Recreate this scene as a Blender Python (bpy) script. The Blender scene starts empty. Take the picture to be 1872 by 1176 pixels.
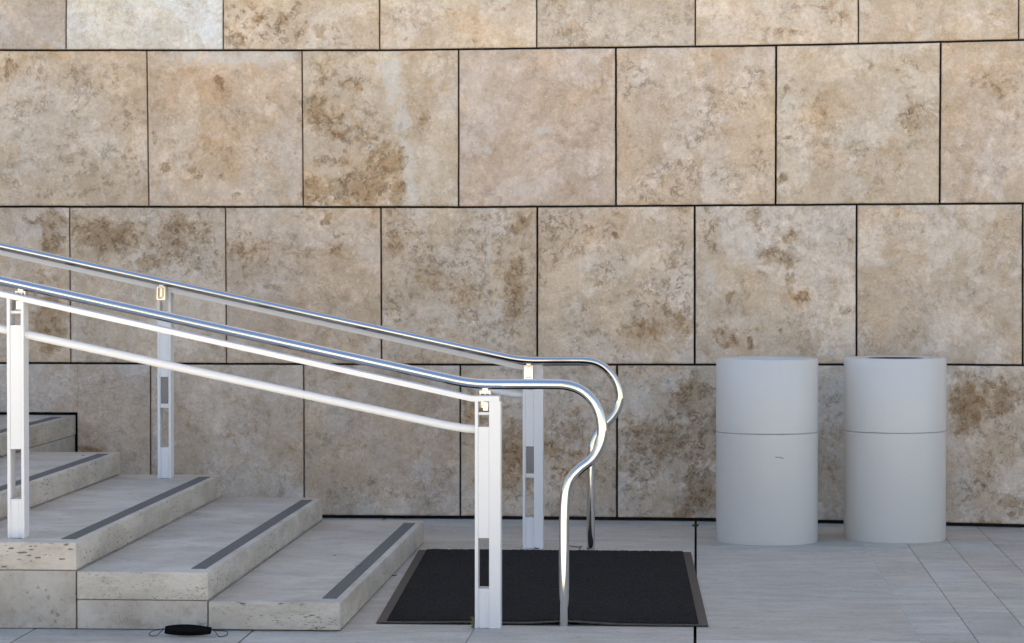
import bpy, bmesh, math, random
from mathutils import Vector, Matrix, Euler
from mathutils import noise as mnoise
rnd = random.Random(7)
sc = bpy.context.scene
C = sc.collection

# ------------------------------------------------------------------ camera
F = 5200.0                                  # focal length in photo pixels (photo is 1872 wide)
EYE = 1.304
YAW = math.atan(339/F); PITCH = math.atan(125/F)
cam_d = bpy.data.cameras.new('camera'); cam = bpy.data.objects.new('camera', cam_d); C.objects.link(cam)
cam_d.sensor_width = 36; cam_d.lens = 36*F/1872
cam.location = (0, 0, EYE)
cam.rotation_euler = Euler((math.pi/2 - PITCH, 0, YAW), 'XYZ')
cam_d.clip_start = .1; cam_d.clip_end = 500
cam_d.dof.use_dof = True; cam_d.dof.focus_distance = 10.0; cam_d.dof.aperture_fstop = 14
sc.camera = cam
RM = cam.rotation_euler.to_matrix()

# ------------------------------------------------------------------ light
SUN_EL, SUN_AZ = 58.8, 6                      # sun stands behind the wall
w = bpy.data.worlds.new('World'); sc.world = w; w.use_nodes = True
nt = w.node_tree; bg = nt.nodes['Background']; sky = nt.nodes.new('ShaderNodeTexSky')
sky.sky_type = 'NISHITA'; sky.sun_disc = False
sky.sun_elevation = math.radians(SUN_EL); sky.sun_rotation = math.radians(SUN_AZ)
sky.air_density = 1.0; sky.dust_density = .2; sky.ozone_density = .5
nt.links.new(sky.outputs[0], bg.inputs[0]); bg.inputs[1].default_value = .082
sl = bpy.data.lights.new('sun', 'SUN'); sun = bpy.data.objects.new('sun', sl); C.objects.link(sun)
sl.energy = 4.9; sl.angle = math.radians(.5); sl.color = (1, .945, .855)
sun.location = (0, 30, 30)
sun.rotation_euler = Euler((-math.radians(90 - SUN_EL), 0, -math.radians(SUN_AZ)), 'XYZ')
sc.view_settings.view_transform = 'Standard'; sc.view_settings.look = 'None'
sc.view_settings.gamma = 1; sc.view_settings.use_curve_mapping = False
sc.view_settings.exposure = 1.95
sc.render.engine = 'CYCLES'
sc.cycles.max_bounces = 10; sc.cycles.diffuse_bounces = 5; sc.cycles.glossy_bounces = 5

# ------------------------------------------------------------------ survey helpers: photo measurements -> metres in the place
def ray(px, py):
    return RM @ Vector(((px-936)/F, (588-py)/F, -1))
def onY(px, py, Y):
    r = ray(px, py); return Vector((0, 0, EYE)) + r*(Y/r.y)
def onZ(px, py, z=0.0):
    r = ray(px, py); return Vector((0, 0, EYE)) + r*((z-EYE)/r.z)
WY = 13.86                                   # wall plane; it curves gently forward on the right
def wallY(x):
    if x < -1.0: return WY
    if x < 1.6: return WY - .27*((x+1)/2.6)**2
    return WY - .27 - (x-1.6)*.2077
def onWall(px, py):
    Y = WY
    for _ in range(6):
        p = onY(px, py, Y); Y = wallY(p.x)
    return onY(px, py, Y)

# ------------------------------------------------------------------ node helper
class NT:
    def __init__(s, name):
        s.m = bpy.data.materials.new(name); s.m.use_nodes = True
        s.t = s.m.node_tree; s.b = s.t.nodes['Principled BSDF']
    def L(s, a, b): s.t.links.new(a, b)
    def put(s, sock, v):
        if isinstance(v, bpy.types.NodeSocket): s.L(v, sock)
        elif isinstance(v, (tuple, list)) and len(v) == 3 and sock.type == 'RGBA': sock.default_value = (*v, 1)
        else: sock.default_value = v
    def coord(s, scale=(1,1,1), seed=True, loc=(0,0,0)):
        tc = s.t.nodes.new('ShaderNodeTexCoord'); out = tc.outputs['Object']
        mp = s.t.nodes.new('ShaderNodeMapping'); s.L(out, mp.inputs['Vector'])
        mp.inputs['Scale'].default_value = scale; mp.inputs['Location'].default_value = loc
        out = mp.outputs[0]
        if seed:
            at = s.attr('seed')[1]
            a = s.t.nodes.new('ShaderNodeVectorMath'); a.operation = 'ADD'
            s.L(out, a.inputs[0]); s.L(at, a.inputs[1]); out = a.outputs[0]
        return out
    def attr(s, n):
        a = s.t.nodes.new('ShaderNodeAttribute'); a.attribute_name = n
        return a.outputs['Color'], a.outputs['Vector']
    def sep(s, c):
        n = s.t.nodes.new('ShaderNodeSeparateColor'); s.L(c, n.inputs[0]); return n.outputs
    def noise(s, v, scale, detail=5, rough=.55, dist=0.0):
        n = s.t.nodes.new('ShaderNodeTexNoise'); s.L(v, n.inputs['Vector'])
        n.inputs['Scale'].default_value = scale; n.inputs['Detail'].default_value = detail
        n.inputs['Roughness'].default_value = rough; n.inputs['Distortion'].default_value = dist
        return n.outputs['Fac']
    def vor(s, v, scale, rand=1.0):
        n = s.t.nodes.new('ShaderNodeTexVoronoi'); s.L(v, n.inputs['Vector'])
        n.inputs['Scale'].default_value = scale; n.inputs['Randomness'].default_value = rand
        return n.outputs['Distance'], n.outputs['Color']
    def math(s, op, a, b=0.0, c=0.0, clamp=False):
        n = s.t.nodes.new('ShaderNodeMath'); n.operation = op; n.use_clamp = clamp
        for i, v in enumerate((a, b, c)):
            if i < len(n.inputs): s.put(n.inputs[i], v)
        return n.outputs[0]
    def step(s, x, lo, hi, a=0.0, b=1.0):
        n = s.t.nodes.new('ShaderNodeMapRange'); n.interpolation_type = 'SMOOTHSTEP'
        s.put(n.inputs[0], x); n.inputs[1].default_value = lo; n.inputs[2].default_value = hi
        n.inputs[3].default_value = a; n.inputs[4].default_value = b
        return n.outputs[0]
    def mix(s, f, a, b, mode='MIX'):
        n = s.t.nodes.new('ShaderNodeMix'); n.data_type = 'RGBA'; n.blend_type = mode
        s.put(n.inputs[0], f); s.put(n.inputs[6], a); s.put(n.inputs[7], b)
        return n.outputs[2]
    def bump(s, h, strength=.3, dist=.01):
        n = s.t.nodes.new('ShaderNodeBump'); s.L(h, n.inputs['Height'])
        n.inputs['Strength'].default_value = strength; n.inputs['Distance'].default_value = dist
        s.L(n.outputs[0], s.b.inputs['Normal'])
    def out(s, col, rough=.6, metal=0.0, spec=None):
        s.put(s.b.inputs['Base Color'], col); s.put(s.b.inputs['Roughness'], rough)
        s.b.inputs['Metallic'].default_value = metal
        if spec is not None: s.b.inputs['Specular IOR Level'].default_value = spec
        return s.m

def mat_wall():
    n = NT('travertine_panel_stone')
    v = n.coord()
    tint = n.attr('tint')[0]; mk = n.sep(n.attr('mask')[0]); pr = n.sep(n.attr('traits')[0])
    big = n.noise(v, 1.6, 6, .6, .6); mid = n.noise(v, 6, 12, .70, .35); mid2 = n.noise(v, 13, 8, .7, .5)
    fine = n.noise(v, 70, 5, .6, .4); spk = n.noise(v, 36, 8, .78, .6)
    blotch = n.noise(v, 19, 10, .80, .3); lines = n.noise(v, 9, 10, .66, 1.0)
    def sh(c, k): return n.mix(1, c, k, 'MULTIPLY')
    col = n.mix(n.step(big, .36, .64), sh(tint, (.97, .97, .965)), sh(tint, (1.05, 1.01, .93)))
    # broad beds with crisp, slightly darker borders
    bd = n.noise(v, 2.7, 12, .62, .5); bd2 = n.noise(v, 4.6, 12, .66, .3)
    col = n.mix(n.step(bd, .485, .505), col, sh(col, (.92, .88, .82)))
    col = n.mix(n.step(bd2, .53, .545), col, sh(col, (1.09, 1.085, 1.08)))
    for q_, c_ in ((bd, .487), (bd2, .533)):
        e_ = n.step(n.math('ABSOLUTE', n.math('SUBTRACT', q_, c_)), .0, .006, 1, 0)
        col = n.mix(n.math('MULTIPLY', n.math('MULTIPLY', e_, n.step(n.noise(v, 11, 3), .46, .58)), .6), col, sh(col, (.66, .58, .48)))
    # soft clouds and small clasts
    col = n.mix(n.math('MULTIPLY', n.step(mid, .45, .57), .85), col, sh(col, (.88, .85, .80)))
    col = n.mix(n.math('MULTIPLY', n.step(blotch, .51, .58), .7), col, sh(col, (.87, .80, .71)))
    col = n.mix(n.math('MULTIPLY', n.step(blotch, .40, .46, 1, 0), .7), col, sh(col, (1.13, 1.125, 1.11)))
    ln = n.step(n.math('ABSOLUTE', n.math('SUBTRACT', lines, .5)), .0, .014, 1, 0)
    lm = n.step(n.noise(v, 4.2, 3, .5), .46, .6)
    col = n.mix(n.math('MULTIPLY', n.math('MULTIPLY', ln, lm), .75), col, sh(col, (.74, .68, .60)))
    pl = n.step(n.math('ABSOLUTE', n.math('SUBTRACT', mid, .46)), .0, .010, 1, 0)
    col = n.mix(n.math('MULTIPLY', pl, .5), col, sh(col, (1.16, 1.15, 1.12)))
    web = n.noise(v, 15, 10, .68, .5); wb = n.step(n.math('ABSOLUTE', n.math('SUBTRACT', web, .5)), .0, .022, 1, 0)
    col = n.mix(n.math('MULTIPLY', n.math('MULTIPLY', wb, n.step(n.noise(v, 6, 4, .6), .46, .58)), .55), col, sh(col, (1.20, 1.18, 1.15)))
    det = n.math('ADD', n.math('MULTIPLY', n.math('SUBTRACT', mid, .5), .55), n.math('MULTIPLY', n.math('SUBTRACT', blotch, .5), 1.3))
    # warm iron staining (channel B)
    o = n.step(n.math('ADD', mk[2], n.math('MULTIPLY', det, .9)), .2, .85)
    col = n.mix(n.math('MULTIPLY', o, .62), col, sh(col, (1.04, .90, .76)))
    # white crystalline (channel G)
    g = n.step(n.math('ADD', mk[1], n.math('MULTIPLY', det, 1.5)), .40, .72)
    col = n.mix(n.math('MULTIPLY', g, .55), col, (.70, .655, .58))
    # brown crusty areas (channel R plus a per-panel amount)
    wild = n.math('MULTIPLY', pr[0], n.step(n.noise(v, 3.1, 5, .6, .8), .45, .68))
    r0 = n.math('ADD', n.math('MAXIMUM', mk[0], wild), det)
    r = n.step(r0, .36, .62)
    rs = n.step(n.math('ADD', r0, n.math('MULTIPLY', n.math('SUBTRACT', spk, .5), 1.6)), .50, .85)
    col = n.mix(n.math('MULTIPLY', r, .9), col, sh(col, (.89, .83, .735)))
    col = n.mix(n.math('MULTIPLY', rs, .7), col, sh(col, (.76, .69, .595)))
    rim = n.math('MULTIPLY', n.step(n.math('ABSOLUTE', n.math('SUBTRACT', r0, .47)), 0, .03, 1, 0), n.step(mk[0], .1, .3))
    col = n.mix(n.math('MULTIPLY', rim, .4), col, sh(col, (.72, .65, .56)))
    # thin dark squiggles, dense in the crusty areas, sparse elsewhere
    sq = n.step(n.math('ABSOLUTE', n.math('SUBTRACT', spk, .5)), .0, .035, 1, 0)
    sqm = n.math('MAXIMUM', n.math('MULTIPLY', r, .95), n.math('MULTIPLY', n.step(n.noise(v, 5, 4, .6), .44, .60), n.math('ADD', pr[1], .22)), clamp=True)
    sqf = n.math('MULTIPLY', n.math('MULTIPLY', sq, sqm), n.step(n.noise(v, 26, 3, .6), .45, .6))
    col = n.mix(n.math('MULTIPLY', sqf, 1.0), col, sh(col, (.42, .29, .18)))
    # open pits
    d, vc = n.vor(v, 55); pk = n.step(n.math('ADD', d, n.math('MULTIPLY', n.math('SUBTRACT', spk, .5), .9)), .03, .12, 1, 0)
    pitm = n.math('MULTIPLY', n.step(n.noise(v, 7, 5, .65), .48, .56), n.math('ADD', n.math('ADD', n.math('MULTIPLY', pr[1], .9), .15), n.math('MULTIPLY', r, .9)), clamp=True)
    pit = n.math('MULTIPLY', pk, pitm)
    col = n.mix(n.math('MULTIPLY', pit, .95), col, sh(col, (.30, .21, .13)))
    col = n.mix(1, col, n.mix(fine, (.78, .78, .78), (1.22, 1.22, 1.22)), 'MULTIPLY')
    h = n.math('ADD', n.math('MULTIPLY', fine, .35), n.math('MULTIPLY', blotch, .6))
    h = n.math('SUBTRACT', h, n.math('MULTIPLY', rs, .45)); h = n.math('SUBTRACT', h, n.math('MULTIPLY', sqf, .8)); h = n.math('SUBTRACT', h, pit)
    n.bump(h, .6, .006)
    return n.out(col, .72, 0, .3)

def mat_cut(name, scale=(.35, 1.0, 1.5), base=(.46, .445, .43), pits=1.0, streak=.35, flat=.3):
    """sawn travertine of steps and paving: fine layers, rows of small holes"""
    n = NT(name)
    v = n.coord(scale); v2 = n.coord((1, 1, 1))
    tint = n.attr('tint')[0]
    a = n.noise(v, 7, 8, .65, .4); b = n.noise(v, 26, 6, .6, .5); big = n.noise(v2, 1.4, 4, .55, .3); fine = n.noise(v2, 110, 4, .6)
    col = n.mix(1, tint, base, 'MULTIPLY')
    col = n.mix(n.step(a, .35, .65), n.mix(1, col, (1-.28*streak, 1-.31*streak, 1-.36*streak), 'MULTIPLY'), n.mix(1, col, (1.07, 1.07, 1.06), 'MULTIPLY'))
    col = n.mix(n.math('MULTIPLY', n.step(b, .52, .68), streak), col, n.mix(1, col, (.78, .74, .70), 'MULTIPLY'))
    col = n.mix(n.step(big, .35, .7), n.mix(1, col, (.93, .93, .93), 'MULTIPLY'), n.mix(1, col, (1.05, 1.04, 1.02), 'MULTIPLY'))
    col = n.mix(1, col, n.mix(fine, (.9, .9, .9), (1.1, 1.1, 1.1)), 'MULTIPLY')
    stn = n.noise(v2, 3.3, 9, .7, .4)
    col = n.mix(n.math('MULTIPLY', n.step(stn, .52, .66), .5), col, n.mix(1, col, (.86, .83, .79), 'MULTIPLY'))
    d, c = n.vor(v, 46); d2, c2 = n.vor(v, 110)
    warp = n.math('MULTIPLY', n.math('SUBTRACT', n.noise(v, 75, 6, .75), .5), 1.25)
    reg = n.step(n.noise(v, 5.5, 4, .65), .50, .58)
    p1 = n.math('MULTIPLY', n.step(n.math('ADD', d, warp), .16, .25, 1, 0), reg)
    p2 = n.math('MULTIPLY', n.step(n.math('ADD', d2, warp), .16, .28, 1, 0), n.step(n.noise(v, 8, 5, .65), .47, .56))
    ge = n.t.nodes.new('ShaderNodeNewGeometry'); sx = n.t.nodes.new('ShaderNodeSeparateXYZ'); n.L(ge.outputs['Normal'], sx.inputs[0])
    across = n.step(sx.outputs[2], .3, .8, 1, flat)      # fewer open holes on faces sawn along the bedding
    pit = n.math('MULTIPLY', n.math('MULTIPLY', n.math('MAXIMUM', p1, n.math('MULTIPLY', p2, .7)), pits), across, clamp=True)
    col = n.mix(n.math('MULTIPLY', pit, .85), col, n.mix(1, col, (.20, .16, .12), 'MULTIPLY'))
    h = n.math('SUBTRACT', n.math('ADD', n.math('MULTIPLY', fine, .3), n.math('MULTIPLY', b, .3)), pit)
    n.bump(h, .4, .003)
    return n.out(col, n.step(a, .3, .7, .5, .62), 0, .35)

def mat_paint(name, col, rough, dirt=.15):
    n = NT(name); v = n.coord((1,1,1), False)
    a = n.noise(v, 5, 5, .6, .3); b = n.noise(v, 40, 4, .6)
    c = n.mix(n.math('MULTIPLY', n.step(a, .45, .75), dirt), col, tuple(x*.86*(1, .985, .96)[i] for i, x in enumerate(col)))
    c = n.mix(n.math('MULTIPLY', n.step(b, .62, .75), dirt*.6), c, tuple(x*.75 for x in col))
    n.bump(n.noise(v, 160, 2), .04, .001)
    return n.out(c, n.step(a, .2, .8, rough+.04, rough+.07))

def mat_steel():
    n = NT('polished_stainless_steel'); v = n.coord((1,1,1), False)
    a = n.noise(v, 14, 4, .6); b = n.noise(v, 300, 2)
    n.bump(a, .03, .002)
    return n.out(n.mix(a, (.57, .55, .515), (.65, .63, .60)), n.step(b, .3, .8, .05, .11), 1.0)

def mat_plain(name, col, rough=.8, metal=0.0, var=.25, sc_=60, bump=.3):
    n = NT(name); v = n.coord((1,1,1), False)
    a = n.noise(v, sc_, 5, .65)
    c = n.mix(a, tuple(x*(1-var) for x in col), tuple(x*(1+var) for x in col))
    n.bump(a, bump, .002)
    return n.out(c, rough, metal)

def mat_carpet():
    n = NT('mat_carpet_fibre'); v = n.coord((1, .5, 1), False); v2 = n.coord((1,1,1), False)
    a = n.noise(v, 190, 3, .7); b = n.noise(v2, 3.0, 4, .6); ribs = n.noise(n.coord((.12, 2, 1), False), 60, 3, .6)
    c = n.mix(n.step(a, .4, .7), (.017, .0152, .0135), (.044, .039, .034))
    c = n.mix(n.math('MULTIPLY', n.step(ribs, .4, .7), .35), c, (.042, .037, .032))
    c = n.mix(1, c, n.mix(b, (.8, .8, .85), (1.25, 1.25, 1.25)), 'MULTIPLY')
    d, vc = n.vor(v2, 30); lint = n.math('MULTIPLY', n.step(d, .02, .045, 1, 0), n.step(n.noise(v2, 4, 2), .6, .64))
    c = n.mix(n.math('MULTIPLY', lint, .6), c, (.3, .27, .22))
    n.bump(n.math('ADD', a, n.math('MULTIPLY', ribs, .6)), 1.0, .006)
    return n.out(c, .95, 0, .1)

M_WALL = mat_wall()
M_STEP = mat_cut('sawn_travertine_step', (.5, .5, 1.6), (.565, .52, .45), 1.0, .6, .22)
M_BLOCK = mat_cut('smooth_travertine_block', (.8, .8, .8), (.50, .455, .40), .45, .7)
M_FLOOR = mat_cut('sawn_travertine_paving', (.5, 1.4, 1), (.525, .482, .415), .9, .55, .7)
M_BACK = mat_plain('dark_joint_backing', (.012, .011, .010), .95)
M_WHITE = mat_paint('white_powder_coat', (.735, .735, .73), .32, .14)
M_BIN = mat_paint('pale_grey_bin_enamel', (.62, .60, .56), .30, .02)
M_BINTOP = mat_paint('grey_bin_lid', (.40, .41, .42), .45, .2)
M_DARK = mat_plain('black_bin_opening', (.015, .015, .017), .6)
M_STEEL = mat_steel()
M_GRIP = mat_plain('charcoal_grip_tape', (.118, .118, .108), .8, 0, .3, 400, .5)
M_CARPET = mat_carpet()
M_RUBBER = mat_plain('black_rubber_edge', (.026, .0235, .0225), .55, 0, .3, 30, .15)
M_GLASS = mat_plain('smoked_lens', (.13, .14, .15), .18, 0, .3, 12, 0)
M_CLOTH = mat_plain('black_mask_cloth', (.0045, .0042, .004), .95, 0, .4, 200, .5)
M_CLOTH.node_tree.nodes['Principled BSDF'].inputs['Specular IOR Level'].default_value = .1
M_LEAF = mat_plain('dry_brown_leaf', (.16, .085, .035), .8, 0, .5, 80)
M_LEAFG = mat_plain('yellow_green_leaf', (.19, .20, .05), .7, 0, .4, 80)
M_TWIG = mat_plain('dark_twig', (.05, .035, .025), .9, 0, .4, 120)
M_MOSS = mat_plain('green_moss', (.06, .10, .02), .95, 0, .5, 200)
M_FASC = mat_plain('sunlit_travertine_facade', (.54, .48, .38), .8, 0, .15, 3)
M_PANE = mat_plain('dark_window_glass', (.03, .035, .04), .08, 0, .2, 2, 0)

# ------------------------------------------------------------------ mesh helpers
def tag(o, label=None, cat=None, group=None, kind=None):
    if label: o['label'] = label
    if cat: o['category'] = cat
    if group: o['group'] = group
    if kind: o['kind'] = kind
    return o
def link(name, bm, mats, parent=None, smooth=False, loc=None):
    me = bpy.data.meshes.new(name); bm.normal_update(); bm.to_mesh(me); bm.free()
    for m in (mats if isinstance(mats, (list, tuple)) else [mats]): me.materials.append(m)
    if smooth:
        for p in me.polygons: p.use_smooth = True
        if smooth == 'auto':
            me.set_sharp_from_angle(angle=math.radians(35))
    o = bpy.data.objects.new(name, me); C.objects.link(o)
    if parent:
        o.parent = parent
        o.matrix_parent_inverse = Matrix.Translation(parent.location).inverted()
    return o
def empty(name, loc):
    o = bpy.data.objects.new(name, None); C.objects.link(o); o.location = loc; o.empty_display_size = .1
    return o
def abox(bm, x0, x1, y0, y1, z0, z1, bev=0.0, seg=2, mat=0):
    """axis-aligned box, optionally bevelled"""
    t = bmesh.new()
    vs = [t.verts.new((x, y, z)) for x in (x0, x1) for y in (y0, y1) for z in (z0, z1)]
    for f in ((0,1,3,2), (4,6,7,5), (0,4,5,1), (2,3,7,6), (0,2,6,4), (1,5,7,3)):
        t.faces.new([vs[i] for i in f])
    bmesh.ops.recalc_face_normals(t, faces=t.faces)
    if bev: bmesh.ops.bevel(t, geom=list(t.edges), offset=bev, segments=seg, affect='EDGES', profile=.5)
    add(bm, t, mat)
def add(bm, t, mat=0, attrs=None):
    mp = {}
    layers = []
    if attrs:
        for nme, val in attrs.items():
            L = bm.verts.layers.float_color.get(nme) or bm.verts.layers.float_color.new(nme)
            layers.append((L, val))
    for v in t.verts:
        nv = bm.verts.new(v.co); mp[v] = nv
        for L, val in layers: nv[L] = (*val, 1)
    for f in t.faces:
        nf = bm.faces.new([mp[v] for v in f.verts]); nf.material_index = mat; nf.smooth = f.smooth
    t.free()
def stone(bm, x0, x1, y0, y1, z0, z1, bev, tint, seed, seg=2):
    """one sawn stone, slightly worn arrises, with its own tint and grain"""
    t = bmesh.new(); abox(t, x0, x1, y0, y1, z0, z1, bev, seg)
    add(bm, t, 0, {'tint': tint, 'seed': seed})
def rseed(): return (rnd.uniform(-30, 30), rnd.uniform(-30, 30), rnd.uniform(-30, 30))
def rt(a=.06, warm=.03):
    k = 1 + rnd.uniform(-a, a); q = rnd.uniform(-warm, warm)
    return (k*(1+q), k, k*(1-q))
def catmull(pts, n=8):
    out = []
    P = [pts[0]*2 - pts[1]] + pts + [pts[-1]*2 - pts[-2]]
    for i in range(1, len(P)-2):
        for k in range(n):
            t = k/n; a, b, c, d = P[i-1], P[i], P[i+1], P[i+2]
            out.append(.5*((2*b) + (c-a)*t + (2*a-5*b+4*c-d)*t*t + (3*b-a-3*c+d)*t**3))
    out.append(pts[-1]); return out
def tube(bm, pts, r, seg=32, cap=True, mat=0, rf=None):
    rings = []; up = None
    for i, p in enumerate(pts):
        d = (pts[min(i+1, len(pts)-1)] - pts[max(i-1, 0)]).normalized()
        if up is None:
            up = Vector((0, 1, 0)) if abs(d.y) < .9 else Vector((1, 0, 0))
        up = (up - d*up.dot(d)).normalized(); s = d.cross(up)
        rr = rf(i/(len(pts)-1)) if rf else r
        rings.append([bm.verts.new(p + (up*math.cos(a) + s*math.sin(a))*rr) for a in (2*math.pi*k/seg for k in range(seg))])
    for A, B in zip(rings, rings[1:]):
        for k in range(seg):
            f = bm.faces.new((A[k], A[(k+1) % seg], B[(k+1) % seg], B[k])); f.smooth = True; f.material_index = mat
    if cap:
        for R in (rings[0], rings[-1]): bm.faces.new(R).material_index = mat
    bmesh.ops.recalc_face_normals(bm, faces=bm.faces)
def lathe(bm, prof, c, seg=96, mat=0):
    rings = [[bm.verts.new((c[0]+r*math.cos(2*math.pi*k/seg), c[1]+r*math.sin(2*math.pi*k/seg), c[2]+z)) for k in range(seg)] if r > 1e-6 else [bm.verts.new((c[0], c[1], c[2]+z))] for r, z in prof]
    for A, B in zip(rings, rings[1:]):
        for k in range(seg):
            k2 = (k+1) % seg
            if len(A) == 1: f = bm.faces.new((A[0], B[k2], B[k]))
            elif len(B) == 1: f = bm.faces.new((A[k], A[k2], B[0]))
            else: f = bm.faces.new((A[k], A[k2], B[k2], B[k]))
            f.smooth = True; f.material_index = mat
    bmesh.ops.recalc_face_normals(bm, faces=bm.faces)

# ================================================================== GROUND
bm = bmesh.new()
for (x0, x1, y0, y1) in ((-150, 150, -150, 150),):
    bm.faces.new([bm.verts.new(p) for p in ((x0, y0, -.034), (x1, y0, -.034), (x1, y1, -.034), (x0, y1, -.034))])
M_PLAZA = mat_plain('joint_bed', (.012, .011, .010), .95)
g = link('ground', bm, M_PLAZA); tag(g, kind='structure')
# far plaza: pale paving as one sheet beyond the modelled slabs
bm = bmesh.new()
def sheet(x0, x1, y0, y1):
    bm.faces.new([bm.verts.new(p) for p in ((x0, y0, -.001), (x1, y0, -.001), (x1, y1, -.001), (x0, y1, -.001))])
YF = onZ(1000, 1157).y                        # cross joint in front of the steps
XJ = onZ(1271, 1160).x                        # open movement joint
S = .762
nx0, nx1 = 12, 1
sheet(-120, 120, -120, YF-S*16); sheet(-120, XJ-S*nx0, YF-S*16, 60); sheet(XJ+S*nx1+.195*22, 120, YF-S*16, 60)
n_ = NT('far_plaza_paving'); vv = n_.coord((1,1,1), False)
o = link('far_plaza', bm, n_.out(n_.mix(n_.noise(vv, .8, 6), (.50, .465, .39), (.58, .54, .46)), .8)); tag(o, kind='structure')

bm = bmesh.new()
gap = .0012
# big slabs left of the joint
for i in range(-16, 6):
    y0 = YF + S*i; y1 = y0 + S
    if y0 > WY+.3: break
    for k in range(nx0):
        x1 = XJ - .0045 - S*k; x0 = x1 - S + (.0045 if k else 0)
        stone(bm, x0+gap, x1-gap, y0+gap, y1-gap, -.03, 0, .0012, rt(.05, .02), rseed(), 1)
YR = [onZ(1450, y).y for y in (1171, 1104)]
ys = [YR[0]+ (YR[1]-YR[0])*i for i in range(-14, 7)]
for a, b in zip(ys, ys[1:]):
    if a > WY+.2: break
    stone(bm, XJ+.0045, XJ+.752-gap, a+gap, b-gap, -.03, 0, .0012, rt(.05, .02), rseed(), 1)
for k in range(22):
    x0 = XJ + .752 + .195*k; y = YF - S*16
    while y < WY+.2:
        L = rnd.choice((.38, .45, .6, .76, .30, .15))*rnd.uniform(.9, 1.1)
        gg = .0022 if k == 0 else gap
        t_ = rt(.09, .03)
        stone(bm, x0+gg, x0+.195-gap, y+gap, y+L-gap, -.03, 0, .0012, t_, rseed(), 1)
        y += L
stone(bm, XJ+.752-.0008, XJ+.752+.0018, YF-S*8, WY-.3, -.03, -.0006, .0002, (1.45, 1.45, 1.45), rseed(), 1)
pav = link('paving', bm, M_FLOOR); tag(pav, kind='structure')

# ================================================================== WALL
def lerp_pts(pts, x):
    if x <= pts[0][0]: return pts[0][1]
    for (a, b), (c, d) in zip(pts, pts[1:]):
        if x <= c: return b + (d-b)*(x-a)/(c-a)
    return pts[-1][1]
ROWS = {1: [(0, 92), (700, 92), (1000, 88), (1420, 83), (1872, 73)],
        2: [(0, 378), (840, 379), (1270, 376), (1570, 374), (1872, 372)],
        3: [(0, 664), (840, 667), (1270, 667), (1750, 667), (1872, 668)]}
def pxX(px, py=500): return onWall(px, py).x
ROWZ = {k: [(onWall(x, y).x, onWall(x, y).z) for x, y in v] for k, v in ROWS.items()}
def rowz(k, x):
    """height of bed joint k above the paving; joints 1..3 surveyed, the rest at the panel module"""
    if k in ROWZ: return lerp_pts(ROWZ[k], x)
    if k == 4: return .018
    return lerp_pts(ROWZ[1], x)*(1 if k == 0 else 1) + S*(1-k)
JO = {0: [121, 408, 694, 981, 1271, 1569],      # row between joints 0 and 1 (cut by the picture's top)
      1: [(268, 272), (552, 554), (838, 838), (1126, 1126), (1419, 1418), (1720, 1718)],
      2: [(127, 129), (412, 414), (696, 697), (982, 982), (1270, 1270), (1566, 1566), (1870, 1870)],
      3: [(275, 275), (555, 556), (841, 841), (1128, 1128), (1424, 1424), (1726, 1726)]}
MID = {0: 45, 1: 235, 2: 520, 3: 800}
NZ = lambda x, z, s: mnoise.noise(Vector((x*s, z*s, 3.3)))
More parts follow.
